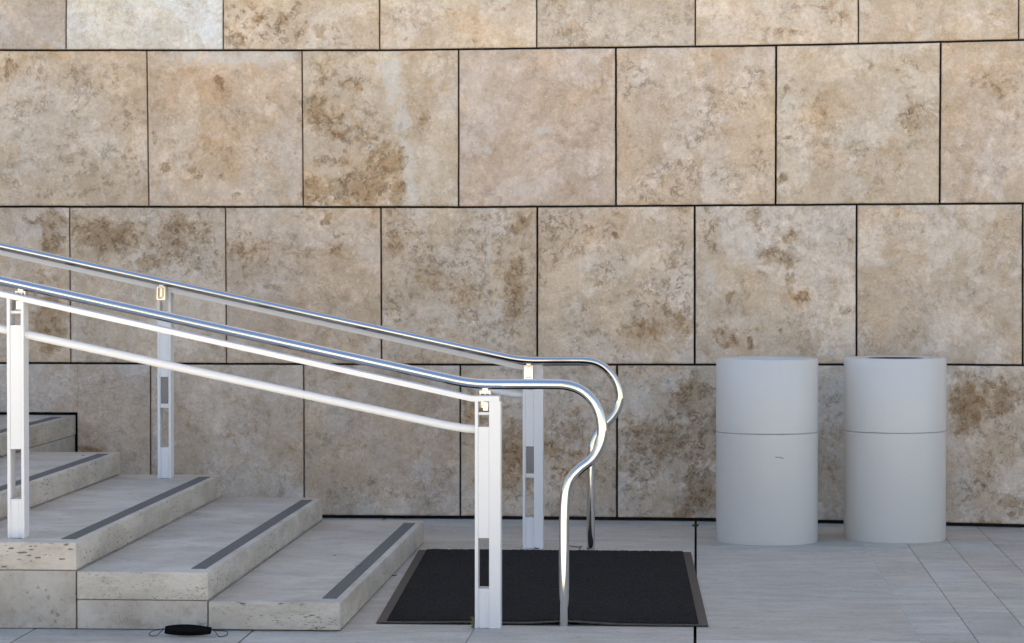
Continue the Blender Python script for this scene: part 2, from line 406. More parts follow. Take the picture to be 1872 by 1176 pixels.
# natural patches of the stone, each with its own place in its panel: (x, y, rx, ry, amount) in survey coordinates
BROWN = [(590,140,40,40,.5),(575,205,30,40,.85),(612,238,38,28,.8),(662,250,50,26,.65),(705,290,36,36,.9),(650,345,70,32,1),(590,350,36,28,.85),(645,150,55,35,.5),(602,292,45,24,.6),(727,345,18,34,.85),(665,200,40,20,.5),(780,215,26,22,.5),
 (300,303,12,10,1),(357,313,15,11,1),(400,326,11,10,.9),(402,150,13,18,.8),(435,357,12,10,.8),(290,250,15,12,.6),(345,285,12,18,.5),
 (15,130,18,28,.7),(190,150,60,35,.35),(40,205,30,30,.4),(120,352,110,16,.5),(215,265,20,16,.45),(60,270,30,25,.3),
 (1300,160,22,18,.55),(1150,200,26,60,.4),(1275,200,40,60,.3),(1340,165,25,12,.5),(1160,270,20,30,.35),
 (1660,130,40,40,.45),(1665,215,38,35,.6),(1510,275,45,45,.4),(1500,210,50,35,.45),(1590,120,30,12,.5),(1436,165,6,25,.8),(1434,255,14,6,.9),(1434,325,8,14,.9),
 (1840,170,45,55,.45),(1790,150,40,20,.5),(1850,250,30,60,.35),
 (590,57,14,16,1),(520,32,16,14,.8),(470,32,9,9,.9),(500,52,22,6,.7),(440,75,8,9,.9),(560,50,10,6,.7),(640,90,50,8,.6),
 (745,70,20,18,.5),(830,30,40,30,.35),(1040,62,45,30,.45),(1130,45,40,40,.35),(1015,65,20,18,.4),
 (1430,60,80,18,.5),(1310,30,20,12,.5),(1375,50,22,12,.6),(1520,30,30,22,.5),(1680,30,35,10,.5),(1820,25,20,12,.45),
 (95,425,22,50,.95),(70,405,60,8,.6),(80,470,45,15,.6),(95,590,35,55,1),(85,520,35,35,.55),
 (200,430,85,38,.8),(330,440,75,55,.75),(268,480,24,16,.9),(380,470,26,55,.55),(165,610,15,13,.55),(215,500,28,10,.5),(250,590,30,25,.3),
 (450,450,55,55,.55),(590,400,8,11,1),(620,428,10,8,.9),(560,450,70,40,.4),(430,470,40,20,.5),(480,520,60,25,.45),(610,460,20,20,.5),
 (720,445,20,30,.75),(790,500,55,55,.55),(860,540,85,75,.55),(950,410,30,25,.85),(945,520,22,60,.9),(940,560,25,35,.8),(900,600,60,40,.5),(760,420,30,25,.4),(740,520,30,35,.4),(800,600,60,30,.4),
 (1010,400,25,20,.4),(1085,410,22,15,.55),(1170,600,50,30,.6),(1250,595,25,22,.75),(1130,430,10,6,.9),(1100,500,40,30,.5),(1160,560,45,30,.4),(1225,480,30,15,.6),(1010,490,15,10,.5),(1040,600,30,15,.4),(1200,400,30,12,.4),
 (1300,420,28,60,.55),(1415,475,40,26,.7),(1440,440,12,30,.75),(1445,515,10,18,.8),(1345,530,45,30,.45),(1334,543,8,6,1),(1465,543,12,10,.9),(1430,600,7,9,.95),(1374,626,7,9,.95),(1390,600,30,12,.55),(1330,620,35,30,.5),(1350,380,30,8,.4),(1385,400,22,22,.6),(1550,440,20,10,.5),(1545,570,25,15,.5),
 (1620,395,40,15,.4),(1690,600,60,30,.2),
 (425,791,9,8,1),(160,828,32,10,.8),(135,800,8,30,.6),(80,790,40,40,.25),
 (600,800,50,60,.25),(690,720,60,40,.25),(800,760,40,40,.3),(700,940,30,5,.6),(650,810,50,25,.4),
 (868,740,22,32,.85),(930,840,65,85,.8),(1050,785,60,50,.55),(1040,860,60,50,.6),(1000,820,40,40,.7),(880,930,40,15,.5),(900,700,25,12,.4),(1020,920,50,20,.3),
 (1265,735,38,38,1),(1290,800,40,60,.9),(1200,800,80,40,.85),(1165,860,50,70,.6),(1280,880,40,60,.75),(1250,935,26,14,.9),(1150,770,26,18,.7),
 (1520,760,26,90,.5),(1520,850,26,60,.45),
 (1768,745,36,60,.85),(1830,725,50,40,.75),(1848,925,30,25,.9),(1800,850,30,80,.5),(1775,690,40,15,.5),(1860,790,20,60,.4),(1790,940,30,18,.5),(1750,830,15,60,.4)]
WHITE = [(715,150,16,60,.9),(735,220,14,50,.9),(745,290,12,50,.9),(752,345,9,45,.9),(628,226,16,14,.85),(650,248,20,10,.9),(678,270,18,9,.9),(700,318,14,6,.6),(725,165,26,14,.8),
 (410,107,130,13,.9),(470,118,30,12,.8),(520,102,30,12,.9),(480,330,55,45,.5),(420,345,60,25,.5),(540,280,15,60,.4),
 (990,240,28,12,.85),(1000,333,28,14,.45),(885,270,7,8,.9),(960,345,10,10,.8),(1100,290,20,20,.4),(920,250,20,12,.4),
 (1450,190,28,70,.6),(1470,290,25,25,.6),(1700,180,18,40,.5),(1640,190,40,14,.5),(1630,310,60,8,.5),
 (1820,190,20,18,.6),(1800,280,25,14,.4),(1310,130,30,30,.4),(1330,220,70,12,.6),
 (890,460,12,80,.65),(890,530,12,40,.65),(850,585,40,8,.6),(800,520,8,60,.5),(745,500,10,60,.5),
 (1030,502,40,8,.6),(1240,462,30,8,.6),(1150,555,60,10,.5),(1050,570,50,10,.4),
 (1300,520,26,50,.6),(1500,420,60,45,.45),(1490,500,40,30,.35),(1480,590,40,40,.35),
 (230,460,40,20,.5),(190,560,60,60,.35),(280,460,20,20,.4),
 (690,850,40,26,.5),(770,900,30,16,.5),(560,850,12,40,.4),(730,930,50,12,.4),(850,880,15,60,.5),(1080,930,40,30,.5),(1020,760,30,20,.4),
 (1170,720,55,45,.5),(1230,700,30,12,.7),(1300,700,30,14,.5),(1190,775,30,6,.6),
 (1760,880,28,60,.6),(1850,700,30,15,.5),(1820,810,20,40,.4),(1840,880,40,10,.6),
 (860,50,150,40,.3),(80,40,60,40,.3),(200,800,60,14,.5)]
ORANGE = [(410,150,120,45,.8),(480,150,60,40,.6),(400,250,60,60,.7),(420,310,30,30,.5),(330,170,60,40,.6),
 (1180,180,60,70,.35),(1330,100,80,14,.6),(1000,130,60,40,.3),(800,160,30,20,.7),(780,100,60,8,.8),(100,96,120,8,.8),(190,96,60,8,.8),
 (1500,205,60,40,.6),(1510,285,60,40,.5),(1600,310,80,50,.5),(1480,100,60,14,.4),(1780,120,60,50,.5),
 (460,60,50,50,.5),(600,60,80,40,.4),(860,40,120,40,.5),(1050,50,60,40,.5),(1320,30,60,40,.4),(1460,60,100,30,.4),(1640,50,70,40,.5),
 (660,385,60,20,.8),(1080,400,80,14,.5),(1270,440,20,60,.3),(1200,480,60,30,.6),(1080,430,50,50,.5),(1160,620,60,30,.5),
 (1350,625,40,30,.7),(1465,540,35,30,.7),(1380,500,60,30,.4),(1640,395,80,12,.7),(1700,480,70,60,.25),
 (1200,675,90,6,.9),(1040,740,70,40,.4),(930,860,60,60,.5),(1040,850,50,40,.6),(870,750,20,40,.7),(135,790,8,60,.7),(170,830,50,10,.7),
 (1780,740,40,50,.6),(1790,900,30,60,.4),(640,240,80,100,.5),(690,330,60,50,.8),(570,330,40,60,.7)]
def field(lst, px, py):
    m = 0.0
    for (x, y, rx, ry, a) in lst:
        dx = (px-x)/rx; dy = (py-y)/ry; d = dx*dx + dy*dy
        if d < 3: m = max(m, a*math.exp(-d*.75))
    return m
def warp(x, y):
    ax = 15*mnoise.noise(Vector((x/34, y/34, 1))) + 9*mnoise.noise(Vector((x/13, y/13, 2)))
    ay = 15*mnoise.noise(Vector((x/34, y/34, 5))) + 9*mnoise.noise(Vector((x/13, y/13, 6)))
    return x + ax, y + ay
def to_px(p):
    q = RM.transposed() @ (p - Vector((0, 0, EYE)))
    return 936 + F*q.x/(-q.z), 588 - F*q.y/(-q.z)

# tints of the panels in view, by (row, column); white one and pinkish ones included
W0 = (.585, .52, .43)
TINT = {(0,0): (.50,.46,.41), (0,1): (.70,.69,.66), (0,2): (.60,.53,.42), (0,3): (.62,.545,.43), (0,4): (.53,.47,.375), (0,5): (.60,.525,.42), (0,6): (.57,.50,.40),
        (1,0): (.54,.48,.39), (1,1): (.55,.475,.375), (1,2): (.56,.50,.40), (1,3): (.55,.475,.395), (1,4): (.58,.505,.405), (1,5): (.56,.50,.40), (1,6): (.56,.49,.40),
        (2,0): (.54,.48,.40), (2,1): (.56,.50,.41), (2,2): (.55,.48,.39), (2,3): (.54,.475,.38), (2,4): (.57,.505,.41), (2,5): (.56,.51,.43), (2,6): (.55,.495,.41), (2,7): (.55,.49,.41),
        (3,0): (.50,.46,.40), (3,1): (.50,.455,.385), (3,2): (.49,.44,.365), (3,3): (.50,.455,.38), (3,4): (.51,.47,.40), (3,5): (.50,.46,.39), (3,6): (.55,.50,.42)}
TRAIT = {(0,1): (.0,.02), (0,2): (.3,.8), (1,1): (.0,.1), (1,3): (.0,.05), (1,4): (.35,.5), (1,0): (.3,.35), (2,3): (.5,.5), (2,4): (.25,.6), (2,5): (.15,.15), (2,6): (.05,.1),
         (3,0): (.0,.15), (3,1): (.0,.1), (3,2): (.2,.25), (3,3): (.5,.5), (3,4): (.4,.6), (3,5): (.45,.4), (3,6): (.4,.5)}
bm = bmesh.new()
LT = bm.verts.layers.float_color.new('tint'); LS = bm.verts.layers.float_color.new('seed')
LM = bm.verts.layers.float_color.new('mask'); LP = bm.verts.layers.float_color.new('traits')
def panel(xb0, xb1, xt0, xt1, zb, zt, tint, trait, seed, res=1, sides='LRBT'):
    """one cladding panel: front face as a grid on the curved wall surface, eased arrises, 40 mm returns.
       xb*/xt*: left/right at bottom/top; zb/zt: functions of x"""
    n = res; e = .0028
    jit = rnd.uniform(-.0015, .0015)
    def P(u, v, dy=0.0, inset=0.0):
        x0 = xb0 + (xt0-xb0)*v; x1 = xb1 + (xt1-xb1)*v
        x = x0 + (x1-x0)*u
        z = zb(x) + (zt(x)-zb(x))*v
        wob = 0
        return Vector((x, wallY(x) + dy + jit, z))
    us = [0.0] + [i/n for i in range(1, n)] + [1.0]
    wx = max(xb1-xb0, .01); hz = max(zt((xb0+xb1)/2)-zb((xb0+xb1)/2), .01)
    eu = e/wx; ev = e/hz
    uu = [0, 0] + [max(i/n, eu) if i == 0 else min(i/n, 1-eu) for i in range(n+1)] + [1, 1]
    vv_ = [0, 0] + [max(i/n, ev) if i == 0 else min(i/n, 1-ev) for i in range(n+1)] + [1, 1]
    N = len(uu); rows = []; near_ = None
    for j in range(N):
        r = []
        for i in range(N):
            u, v = uu[i], vv_[j]
            dep = 0.0
            edge = []
            if i == 0 and 'L' in sides or i == N-1 and 'R' in sides or j == 0 and 'B' in sides or j == N-1 and 'T' in sides: dep = .04
            elif i <= 1 and 'L' in sides or i >= N-2 and 'R' in sides or j <= 1 and 'B' in sides or j >= N-2 and 'T' in sides: dep = e
            p = P(u, v, dep)
            if dep and n > 4:                       # chipped, not ruler-straight arrises
                k = .0007*NZ(p.x, p.z, 5) + .0006*NZ(p.x, p.z, 31)
                if i <= 1 or i >= N-2: p.x += k
                if j <= 1 or j >= N-2: p.z += k
            vt = bm.verts.new(p)
            vt[LT] = (min(tint[0]*1.215,.80), min(tint[1]*1.155,.78), min(tint[2]*1.165,.75), 1); vt[LS] = (*seed, 1); vt[LP] = (trait[0], trait[1], 0, 1)
            vt[LM] = (0, 0, 0, 1)
            if n > 4:
                px, py = to_px(p)
                if near_ is None:
                    c_ = to_px(P(.5, .5))
                    near_ = [[q for q in lst if abs(q[0]-c_[0]) < 175+q[2]*2 and abs(q[1]-c_[1]) < 175+q[3]*2] for lst in (BROWN, WHITE, ORANGE)]
                px, py = warp(px, py)
                vt[LM] = (field(near_[0], px, py), field(near_[1], px, py), field(near_[2], px, py), 1)
            r.append(vt)
        rows.append(r)
    for j in range(N-1):
        for i in range(N-1):
            f = bm.faces.new((rows[j][i], rows[j][i+1], rows[j+1][i+1], rows[j+1][i])); f.smooth = (2 <= i < N-3 and 2 <= j < N-3)
TOPROW = -7
XS5 = onY(622,1110,onZ(622,1155).y).x - 4*(onY(622,1110,onZ(622,1155).y).x-onY(139.5,1010,onZ(622,1155).y).x)/2
XN = XS5 + .013; ZN = .504; ZG = .504 + .014          # notch where the upper steps meet the wall
for row in range(TOPROW, 4):
    key = row if row >= 0 else (row % 2)
    J = JO[key if row >= 0 else (0 if row % 2 == 0 else 1)]
    xs = []
    for q in J:
        a, b = q if isinstance(q, tuple) else (q, q)
        m = MID[key if row >= 0 else (0 if row % 2 == 0 else 1)]
        xs.append((pxX(a, m-140), pxX(b, m+140)) if row >= 0 else (pxX(a, m),)*2)
    ins = 1 if (row in (0, 1, 3)) else 1
    left = [(xs[0][0]-S*i, xs[0][1]-S*i) for i in range(18, 0, -1)]
    right = [(xs[-1][0]+S*.98*i, xs[-1][1]+S*.98*i) for i in range(1, 12)]
    allx = left + xs + right
    base = len(left)
    for i in range(len(allx)-1):
        (t0, b0), (t1, b1) = allx[i], allx[i+1]
        col = i - base + 1
        vis = row >= -1 and -3 <= col <= 9
        g = .0050 if (i > base+1 and row > 0) else .0034
        gh = .0052
        key2 = (row, col)
        tint = TINT.get(key2) if row >= 0 else None
        if tint is None:
            k = 1 + rnd.uniform(-.09, .08); q = rnd.uniform(-.03, .03); tint = (W0[0]*k*(1+q), W0[1]*k, W0[2]*k*(1-q))
        trait = TRAIT.get(key2, (rnd.uniform(.0, .25), rnd.uniform(.05, .35)))
        zb = (lambda r: lambda x: rowz(r+1, x) + (gh if r < 3 else 0))(row)
        zt = (lambda r: lambda x: rowz(r, x) - gh)(row)
        res = 60 if vis else 1
        sd = rseed()
        if row == 3 and b0 < XN:
            zn = lambda x: ZG
            if b1 > XN:      # L-shaped panel round the notch: two pieces of the same stone
                panel(XN, b1-g, XN, t1-g, zb, zt, tint, trait, sd, res, 'RBT')
                panel(b0+g, XN, t0+g, XN, zn, zt, tint, trait, sd, res, 'LBT')
                t = bmesh.new(); abox(t, XN-.0005, XN+.0005, wallY(XN)+.006, wallY(XN)+.04, .02, ZG)
                add(bm, t, 0)
            else:
                panel(b0+g, b1-g, t0+g, t1-g, zn, zt, tint, trait, sd, res)
        else:
            panel(b0+g, b1-g, t0+g, t1-g, zb, zt, tint, trait, sd, res)
wall = empty('stone_wall', (0, WY, 0)); tag(wall, 'high beige travertine wall of large square panels behind the steps and the bins', 'wall')
bmesh.ops.recalc_face_normals(bm, faces=bm.faces)
clad = link('cladding', bm, M_WALL, wall)
bm = bmesh.new()
ZT = rowz(TOPROW, 0) + .05
def backing(xa, xb, z0, z1):
    xs = [xa + (xb-xa)*i/16 for i in range(17)]
    fr = [(x, wallY(x)+.045) for x in xs]
    A = [bm.verts.new((x, y, z0)) for x, y in fr]; B = [bm.verts.new((x, y, z1)) for x, y in fr]
    A2 = [bm.verts.new((x, WY+8, z0)) for x, y in fr]; B2 = [bm.verts.new((x, WY+8, z1)) for x, y in fr]
    for i in range(16):
        bm.faces.new((A[i], A[i+1], B[i+1], B[i])); bm.faces.new((B[i], B[i+1], B2[i+1], B2[i]))
        bm.faces.new((A2[i+1], A2[i], B2[i], B2[i+1])); bm.faces.new((A[i+1], A[i], A2[i], A2[i+1]))
    bm.faces.new((A[0], B[0], B2[0], A2[0])); bm.faces.new((A[-1], A2[-1], B2[-1], B[-1]))
backing(-17, 10.5, -.02, ZT)
bmesh.ops.recalc_face_normals(bm, faces=bm.faces)
link('backing', bm, M_BACK, wall)

# ================================================================== STEPS
Y0 = onZ(622, 1155).y; Y1 = onZ(773, 993).y
RISE = .1008
def nose_x(px, py, n): return onY(px, py, Y0).x
N1 = onY(622, 1110, Y0).x; N3 = onY(139.5, 1010, Y0).x; RUN = (N1-N3)/2
stairs = empty('stone_staircase', (N1-1.8, (Y0+Y1)/2, 0)); tag(stairs, 'broad low travertine staircase with dark grip strips climbing left along the wall', 'stairs')
NS = 11
for k in range(1, NS+1):
    xn = N1 - RUN*(k-1); z1 = RISE*k; z0 = z1 - RISE + .0035
    xb = xn - RUN + .0015 if k < NS else xn - 3.0
    ya = Y0; yb = Y1 if k <= 4 else WY - .016
    if k > 4: yb = WY + .02
    b = bmesh.new()
    tnt = rt(.03, .015)
    stone(b, xb, xn, ya, yb, z0 if k > 1 else .004, z1, .0045, tnt, rseed(), 3)
    st = link('step', b, M_STEP, stairs, 'auto')
    b = bmesh.new()
    ins_n, ins_f = .105, .13
    abox(b, xn-.077, xn-.026, ya+ins_n, (Y1 if k <= 4 else WY-.05)-ins_f, z1-.001, z1+.0022, .0008, 1)
    link('grip_strip', b, M_GRIP, st)
    # block under the slab, 2 mm behind the slab's face
    if k >= 2:
        b = bmesh.new()
        xr = xn - .003
        if k >= 2: stone(b, xn-RUN+.002 if k < NS else xb, xr, ya+.003, (yb-.003), .002, z0-.002, .002, rt(.04, .02), rseed(), 1)
        link('base_block', b, M_BLOCK, stairs, 'auto')

# ================================================================== RAILINGS
def make_railing(name, Yf, sgn, label, handY, post_px, hand_px, bar_px, low_px, base_z, ext):
    """Yf: front face plane of the posts (towards the camera); sgn=+1: handrail on the far side, -1: on the near side"""
    root = empty(name, onY(post_px[0][0], 1000, Yf) * Vector((1, 1, 0)) if False else Vector((onY(post_px[0][0], 1000, Yf).x, Yf+.0375, 0)))
    tag(root, label, 'railing', 'pair of stair railings')
    D = .075; Yb = Yf + D; Yc = Yf + D/2
    # ---- handrail
    pts = [onY(px, py, handY) for px, py in hand_px['line']]
    d = (pts[0]-pts[1]).normalized(); pts[0] = pts[0] + d*ext
    loop = catmull([onY(px, py, handY) for px, py in hand_px['loop']], 10)
    a, bnd = pts[0], pts[1]
    # soft bend between the slope and the level part
    u0 = (a-bnd).normalized(); u1 = (loop[0]-bnd).normalized(); R = .07
    bend = [bnd + u0*R*(1-t)**2 + u1*R*t**2 for t in (i/8 for i in range(9))]
    path = [a + (bend[0]-a)*t for t in (i/24 for i in range(24))] + bend + loop
    base = hand_px['foot']
    for t in (.15, .3, .5, .7, .85, .97, 1): path.append(Vector((loop[-1].x, handY, loop[-1].z + (base-loop[-1].z)*t)))
    b = bmesh.new(); tube(b, path, .0180, 40)
    hr = link('handrail', b, M_STEEL, root, 'auto')
    # ---- flat top bar
    q = [onY(px, py, Yf) for px, py in bar_px]
    d = (q[0]-q[1]).normalized(); q[0] = q[0] + d*ext
    T = .0185; b = bmesh.new()
    prof = []
    for i, p in enumerate(q):
        prof.append(p)
    def strip(y0, y1):
        rows = []
        for p in prof: rows.append([b.verts.new((p.x, y, p.z+dz)) for y, dz in ((y0, 0), (y1, 0), (y1, -T), (y0, -T))])
        for A, B in zip(rows, rows[1:]):
            for k in range(4): b.faces.new((A[k], A[(k+1) % 4], B[(k+1) % 4], B[k]))
        b.faces.new(rows[0]); b.faces.new(rows[-1])
    strip(Yf-.001, Yb+.001)
    bmesh.ops.recalc_face_normals(b, faces=b.faces)
    bmesh.ops.bevel(b, geom=[e for e in b.edges if e.calc_face_angle(0) > .7], offset=.0012, segments=2, affect='EDGES')
    link('top_bar', b, M_WHITE, root, 'auto')
    def bar_top(x):
        P2 = [(p.x, p.z) for p in q]
        return lerp_pts(P2, x)
    # ---- posts
    posts = []
    for i, (pl, kind, zb_) in enumerate(post_px):
        x0 = onY(pl, 800, Yf).x
        wf, ww = .0115, .038
        wr = .040 if kind == 'end' else .0105
        x1 = x0 + wf; x2 = x1 + ww; x3 = x2 + wr
        b = bmesh.new()
        zt_ = lambda x: bar_top(x) - T
        def tall(xa, xb, ya, yb, z0):
            t = bmesh.new(); abox(t, xa, xb, ya, yb, z0, 1.0, 0)
            for v in t.verts:
                if v.co.z > .9: v.co.z = zt_(v.co.x) + .0004
            bmesh.ops.bevel(t, geom=list(t.edges), offset=.0009, segments=2, affect='EDGES'); add(b, t)
        tall(x0, x1-.0002, Yf, Yb, zb_); tall(x2+.0002, x3, Yf, Yb, zb_)
        h = []                                              # solid parts of the web between the openings
        top = min(zt_(x1), zt_(x2)); ref = zt_((x0+x3)/2)
        for za, zc in ((zb_+.002, zb_+.138), (zb_+.314, ref-.088), (ref-.0475, ref-.0375)):
            h.append((za, zc))
        solid = [(h[0][0], h[0][1]), (h[1][0], h[1][1])]
        for za, zc in solid: abox(b, x1, x2, Yf+.0025, Yb-.0025, za, zc, .0007, 1)
        # little shelf inside the head
        abox(b, x1, x2, Yf+.012, Yb-.012, h[2][0], h[2][1], .0005, 1)
        # grooved foot sleeve below the lowest opening
        abox(b, x1+.006, x2-.010, Yf+.0005, Yf+.004, zb_+.001, zb_+.134, .0008, 1)
        p = link('post', b, M_WHITE, root, 'auto'); posts.append(p)
        # steel bracket carrying the handrail on the inner side
        yi0, yi1 = (Yb-.03, handY+.018) if sgn > 0 else (handY-.018, Yf+.03)
        ztop = hand_z(hand_px, (x1+x2)/2, handY) - .0165
        b = bmesh.new(); xc = (x1+x2)/2 - .001
        if sgn < 0: y_a, y_b = handY-.020, Yf-.0005
        else: y_a, y_b = Yb+.0005, handY+.020
        zA, zB = ztop-.066, ztop-.004
        abox(b, xc-.0195, xc+.0195, max(y_a+.026, y_b-.012), y_b, zA, zB, .001, 1)
        for (p0, p1, q0, q1) in ((-.0195, -.0135, zA, zB), (.0135, .0195, zA, zB), (-.0137, .0137, zB-.007, zB), (-.0137, .0137, zA, zA+.007)):
            abox(b, xc+p0, xc+p1, y_a, max(y_a+.026, y_b-.012)+.0003, q0, q1, .0012, 2)
        abox(b, xc-.006, xc+.005, y_a+.008, y_b-.01, zA+.014, zB-.002, .002, 2)
        abox(b, xc-.010, xc+.010, handY-.010, handY+.010, ztop-.005, ztop+.008, .001, 1)
        # tongue into the head of the post
        if sgn > 0: abox(b, xc-.004, xc+.014, Yb-.045, Yb-.003, ref-.034, ref-.004, .001, 1)
        link('bracket', b, M_STEEL, p)
        if sgn < 0:                                          # step light lens on the stair side
            b = bmesh.new(); abox(b, x1+.004, x2-.001, Yf-.0005, Yf+.003, zb_+.333, zb_+.452, .001, 1)
            link('step_light', b, M_GLASS, p)
            b = bmesh.new()
            abox(b, x1+.001, x1+.0035, Yf-.001, Yf+.004, zb_+.328, zb_+.456, 0); abox(b, x1+.001, x2, Yf-.001, Yf+.004, zb_+.320, zb_+.3325, 0)
            link('lens_frame', b, M_WHITE, p)
        p['x'] = 0; del p['x']
        post_span.append((x0, x3))
    # ---- lower tube rail between the posts
    (xa, ya_), (xb, yb_) = low_px
    A = onY(xa, ya_, Yc); B = onY(xb, yb_, Yc)
    sl_ = (A.z-B.z)/(A.x-B.x)
    spans = sorted(post_span[-len(post_px):]); 
    for i in range(len(spans)):
        right_x = spans[i][0] if i > 0 else None
        if i == 0: continue
        xl = spans[i-1][1]; xr = spans[i][0]
        zz = lambda x: B.z + sl_*(x-B.x)
        pp = [Vector((xl-.002, Yc, zz(xl))), Vector((xl+.03, Yc, zz(xl+.03)))]
        if i == len(spans)-1:
            pp += [Vector((xr-.14, Yc, zz(xr-.14))), Vector((xr-.10, Yc, zz(xr-.10)+.0004)), Vector((xr-.05, Yc, zz(xr-.05)+.003)), Vector((xr+.002, Yc, zz(xr)+.0085))]
        else: pp += [Vector((xr+.002, Yc, zz(xr+.002)))]
        b = bmesh.new(); tube(b, pp, .0146, 32)
        link('lower_rail', b, M_WHITE, root, 'auto')
    xl = spans[0][0]
    b = bmesh.new(); tube(b, [Vector((xl-.30, Yc, zz(xl-.30))), Vector((xl+.002, Yc, zz(xl)))], .0146, 32)
    link('lower_rail', b, M_WHITE, root, 'auto')
    return root
post_span = []
def hand_z(hp, x, Y):
    (a, b) = [onY(px, py, Y) for px, py in hp['line']]
    return b.z if x > b.x else a.z + (b.z-a.z)*(x-a.x)/(b.x-a.x)
Yn = onZ(893, 1149).y; Yfar = onZ(975, 1003.5).y
HN = Yn + .0375 + .055; HF = Yfar + .0375 - .055 - .03
near = dict(line=[(0, 512.5), (864, 702.5)], foot=0.0,
    loop=[(910,702.5),(950,702.5),(1005,702.5),(1035,704),(1060,712),(1081,729),(1095,753),(1101,783),(1097,812),(1083,838),(1060,857),(1043,876),(1035,898),(1032,925),(1031,955)])
near_rail = make_railing('stair_railing', Yn, 1, 'nearer white railing whose steel handrail loops down at the front edge of the mat', HN,
    [(868, 'end', 0.0), (13, 'mid', RISE*3), (-942, 'mid', RISE*7)], near, [(0, 533.0), (862, 724.5), (912.5, 724.5)], [(52, 612.5), (800, 774.5)], 0, 2.2)
far = dict(line=[(0, 450.0), (953, 659.3)], foot=0.0,
    loop=[(992,659.3),(1025,659.3),(1070,659.5),(1094,665),(1113,679),(1127,700),(1133,724),(1130,745),(1121,761),(1108,775),(1097,787),(1089,800),(1084,816),(1081,838),(1080,862)])
far_rail = make_railing('stair_railing', Yfar, -1, 'farther white railing, closer to the stone wall, its end loop seen behind the other', HF,
    [(955.5, 'end', 0.0), (288, 'mid', RISE*3), (-468, 'mid', RISE*7)], far, [(0, 458.5), (953, 668.5), (990.5, 668.5)], [(300, 581), (905, 715)], 0, 2.6)

# ================================================================== DOOR MAT
mc = [onZ(688, 1141), onZ(1295, 1147), onZ(1263, 1012), onZ(766, 1008)]
mroot = empty('door_mat', (mc[0]+mc[1]+mc[2]+mc[3])/4); tag(mroot, 'large black ribbed carpet mat with a rubber edge lying at the foot of the steps', 'door mat')
NU, NV = 240, 320
def mat_pt(u, v):
    p = (mc[0]*(1-u)+mc[1]*u)*(1-v) + (mc[3]*(1-u)+mc[2]*u)*v
    # front edge buckles up a little right of the railing foot
    wave = .010*math.exp(-((u-.58)/.10)**2)*math.exp(-(v/.06)**1.3) + .004*math.exp(-((u-.30)/.12)**2)*math.exp(-(v/.04)**2)
    return p, wave
EU, EV = .028, .014
b = bmesh.new(); rows = []
for j in range(41):
    r = []
    for i in range(81):
        v = (j/40)**1.6; u = i/80
        p, wv = mat_pt(u, v); r.append(b.verts.new((p.x, p.y, .003+wv)))
    rows.append(r)
for A, B in zip(rows, rows[1:]):
    for i in range(80): b.faces.new((A[i], A[i+1], B[i+1], B[i])).smooth = True
ret = bmesh.ops.extrude_face_region(b, geom=list(b.faces))
for v in [x for x in ret['geom'] if isinstance(x, bmesh.types.BMVert)]: v.co.z += .0035
bmesh.ops.recalc_face_normals(b, faces=b.faces)
link('rubber_edge', b, M_RUBBER, mroot, 'auto')
b = bmesh.new(); rows = []
for j in range(NV+1):
    r = []
    for i in range(NU+1):
        u = EU + (1-2*EU)*i/NU; v0 = EV; v1 = .999
        if j == 0 or j == NV: pass
        v = v0 + (v1-v0)*(j/NV)**1.15
        p, wv = mat_pt(u, v)
        edge = i in (0, NU) or j in (0, NV)
        h = .0068 + (0 if edge else .0045 + rnd.uniform(-.0016, .0022))
        jx = 0 if edge and j else rnd.uniform(-.0015, .0015)
        r.append(b.verts.new((p.x+jx, p.y+(rnd.uniform(-.004, .004) if j == NV else 0), wv+h)))
    rows.append(r)
for A, B in zip(rows, rows[1:]):
    for i in range(NU): b.faces.new((A[i], A[i+1], B[i+1], B[i])).smooth = True
link('carpet', b, M_CARPET, mroot)

# ================================================================== BINS
def make_bin(cx_px, front_py, top_py, seam_py, half_px, label, open_top):
    c0 = onZ(cx_px, front_py, 0); rad = half_px*(c0.y)/F*1.0 * 1.018
    c = Vector((c0.x, c0.y+rad, 0))
    # heights from the front generatrix
    zt_ = EYE - (top_py-463)*(c0.y)/F; zs = EYE - (seam_py-463)*(c0.y)/F
    root = empty('litter_bin', c); tag(root, label, 'bin', 'pair of cylindrical bins by the wall')
    b = bmesh.new()
    lathe(b, [(0, .004), (rad-.006, .004), (rad-.002, .0), (rad, .006), (rad, zs-.004), (rad-.004, zs-.001), (0, zs-.001)], c)
    link('bin_body', b, M_BIN, root, 'auto')
    b = bmesh.new()
    r2 = rad+.0008; ri = rad*(.56 if open_top else .86)
    lathe(b, [(r2-.03, zs), (r2-.0045, zs), (r2, zs+.002), (r2, zt_-.006), (r2-.004, zt_), (r2-.012, zt_+.0005)] +
             ([(ri+.004, zt_-.001), (ri, zt_-.004)] if open_top else [(r2-.020, zt_-.004), (r2-.03, zt_-.03), (r2-.03, zt_-.05)]), c)
    link('bin_hood', b, M_BIN, root, 'auto')
    b = bmesh.new()
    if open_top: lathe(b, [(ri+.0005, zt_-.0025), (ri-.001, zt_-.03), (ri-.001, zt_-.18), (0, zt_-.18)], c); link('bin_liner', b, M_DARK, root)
    else: lathe(b, [(rad-.028, zt_-.045), (rad-.12, zt_-.03), (0, zt_-.03)], c); link('bin_lid', b, M_BINTOP, root, 'auto')
    return root, c, rad
b1, c1, r1 = make_bin(1404, 998, 658, 793.5, 92.4, 'pale grey cylindrical bin standing nearer the mat, with a small scuff below its seam', False)
b2, c2, r2 = make_bin(1642, 994, 656, 790.5, 92.2, 'pale grey cylindrical bin with an open top, farther right from the railings', True)
b = bmesh.new()
sx = onY(1425, 837, c1.y-r1)
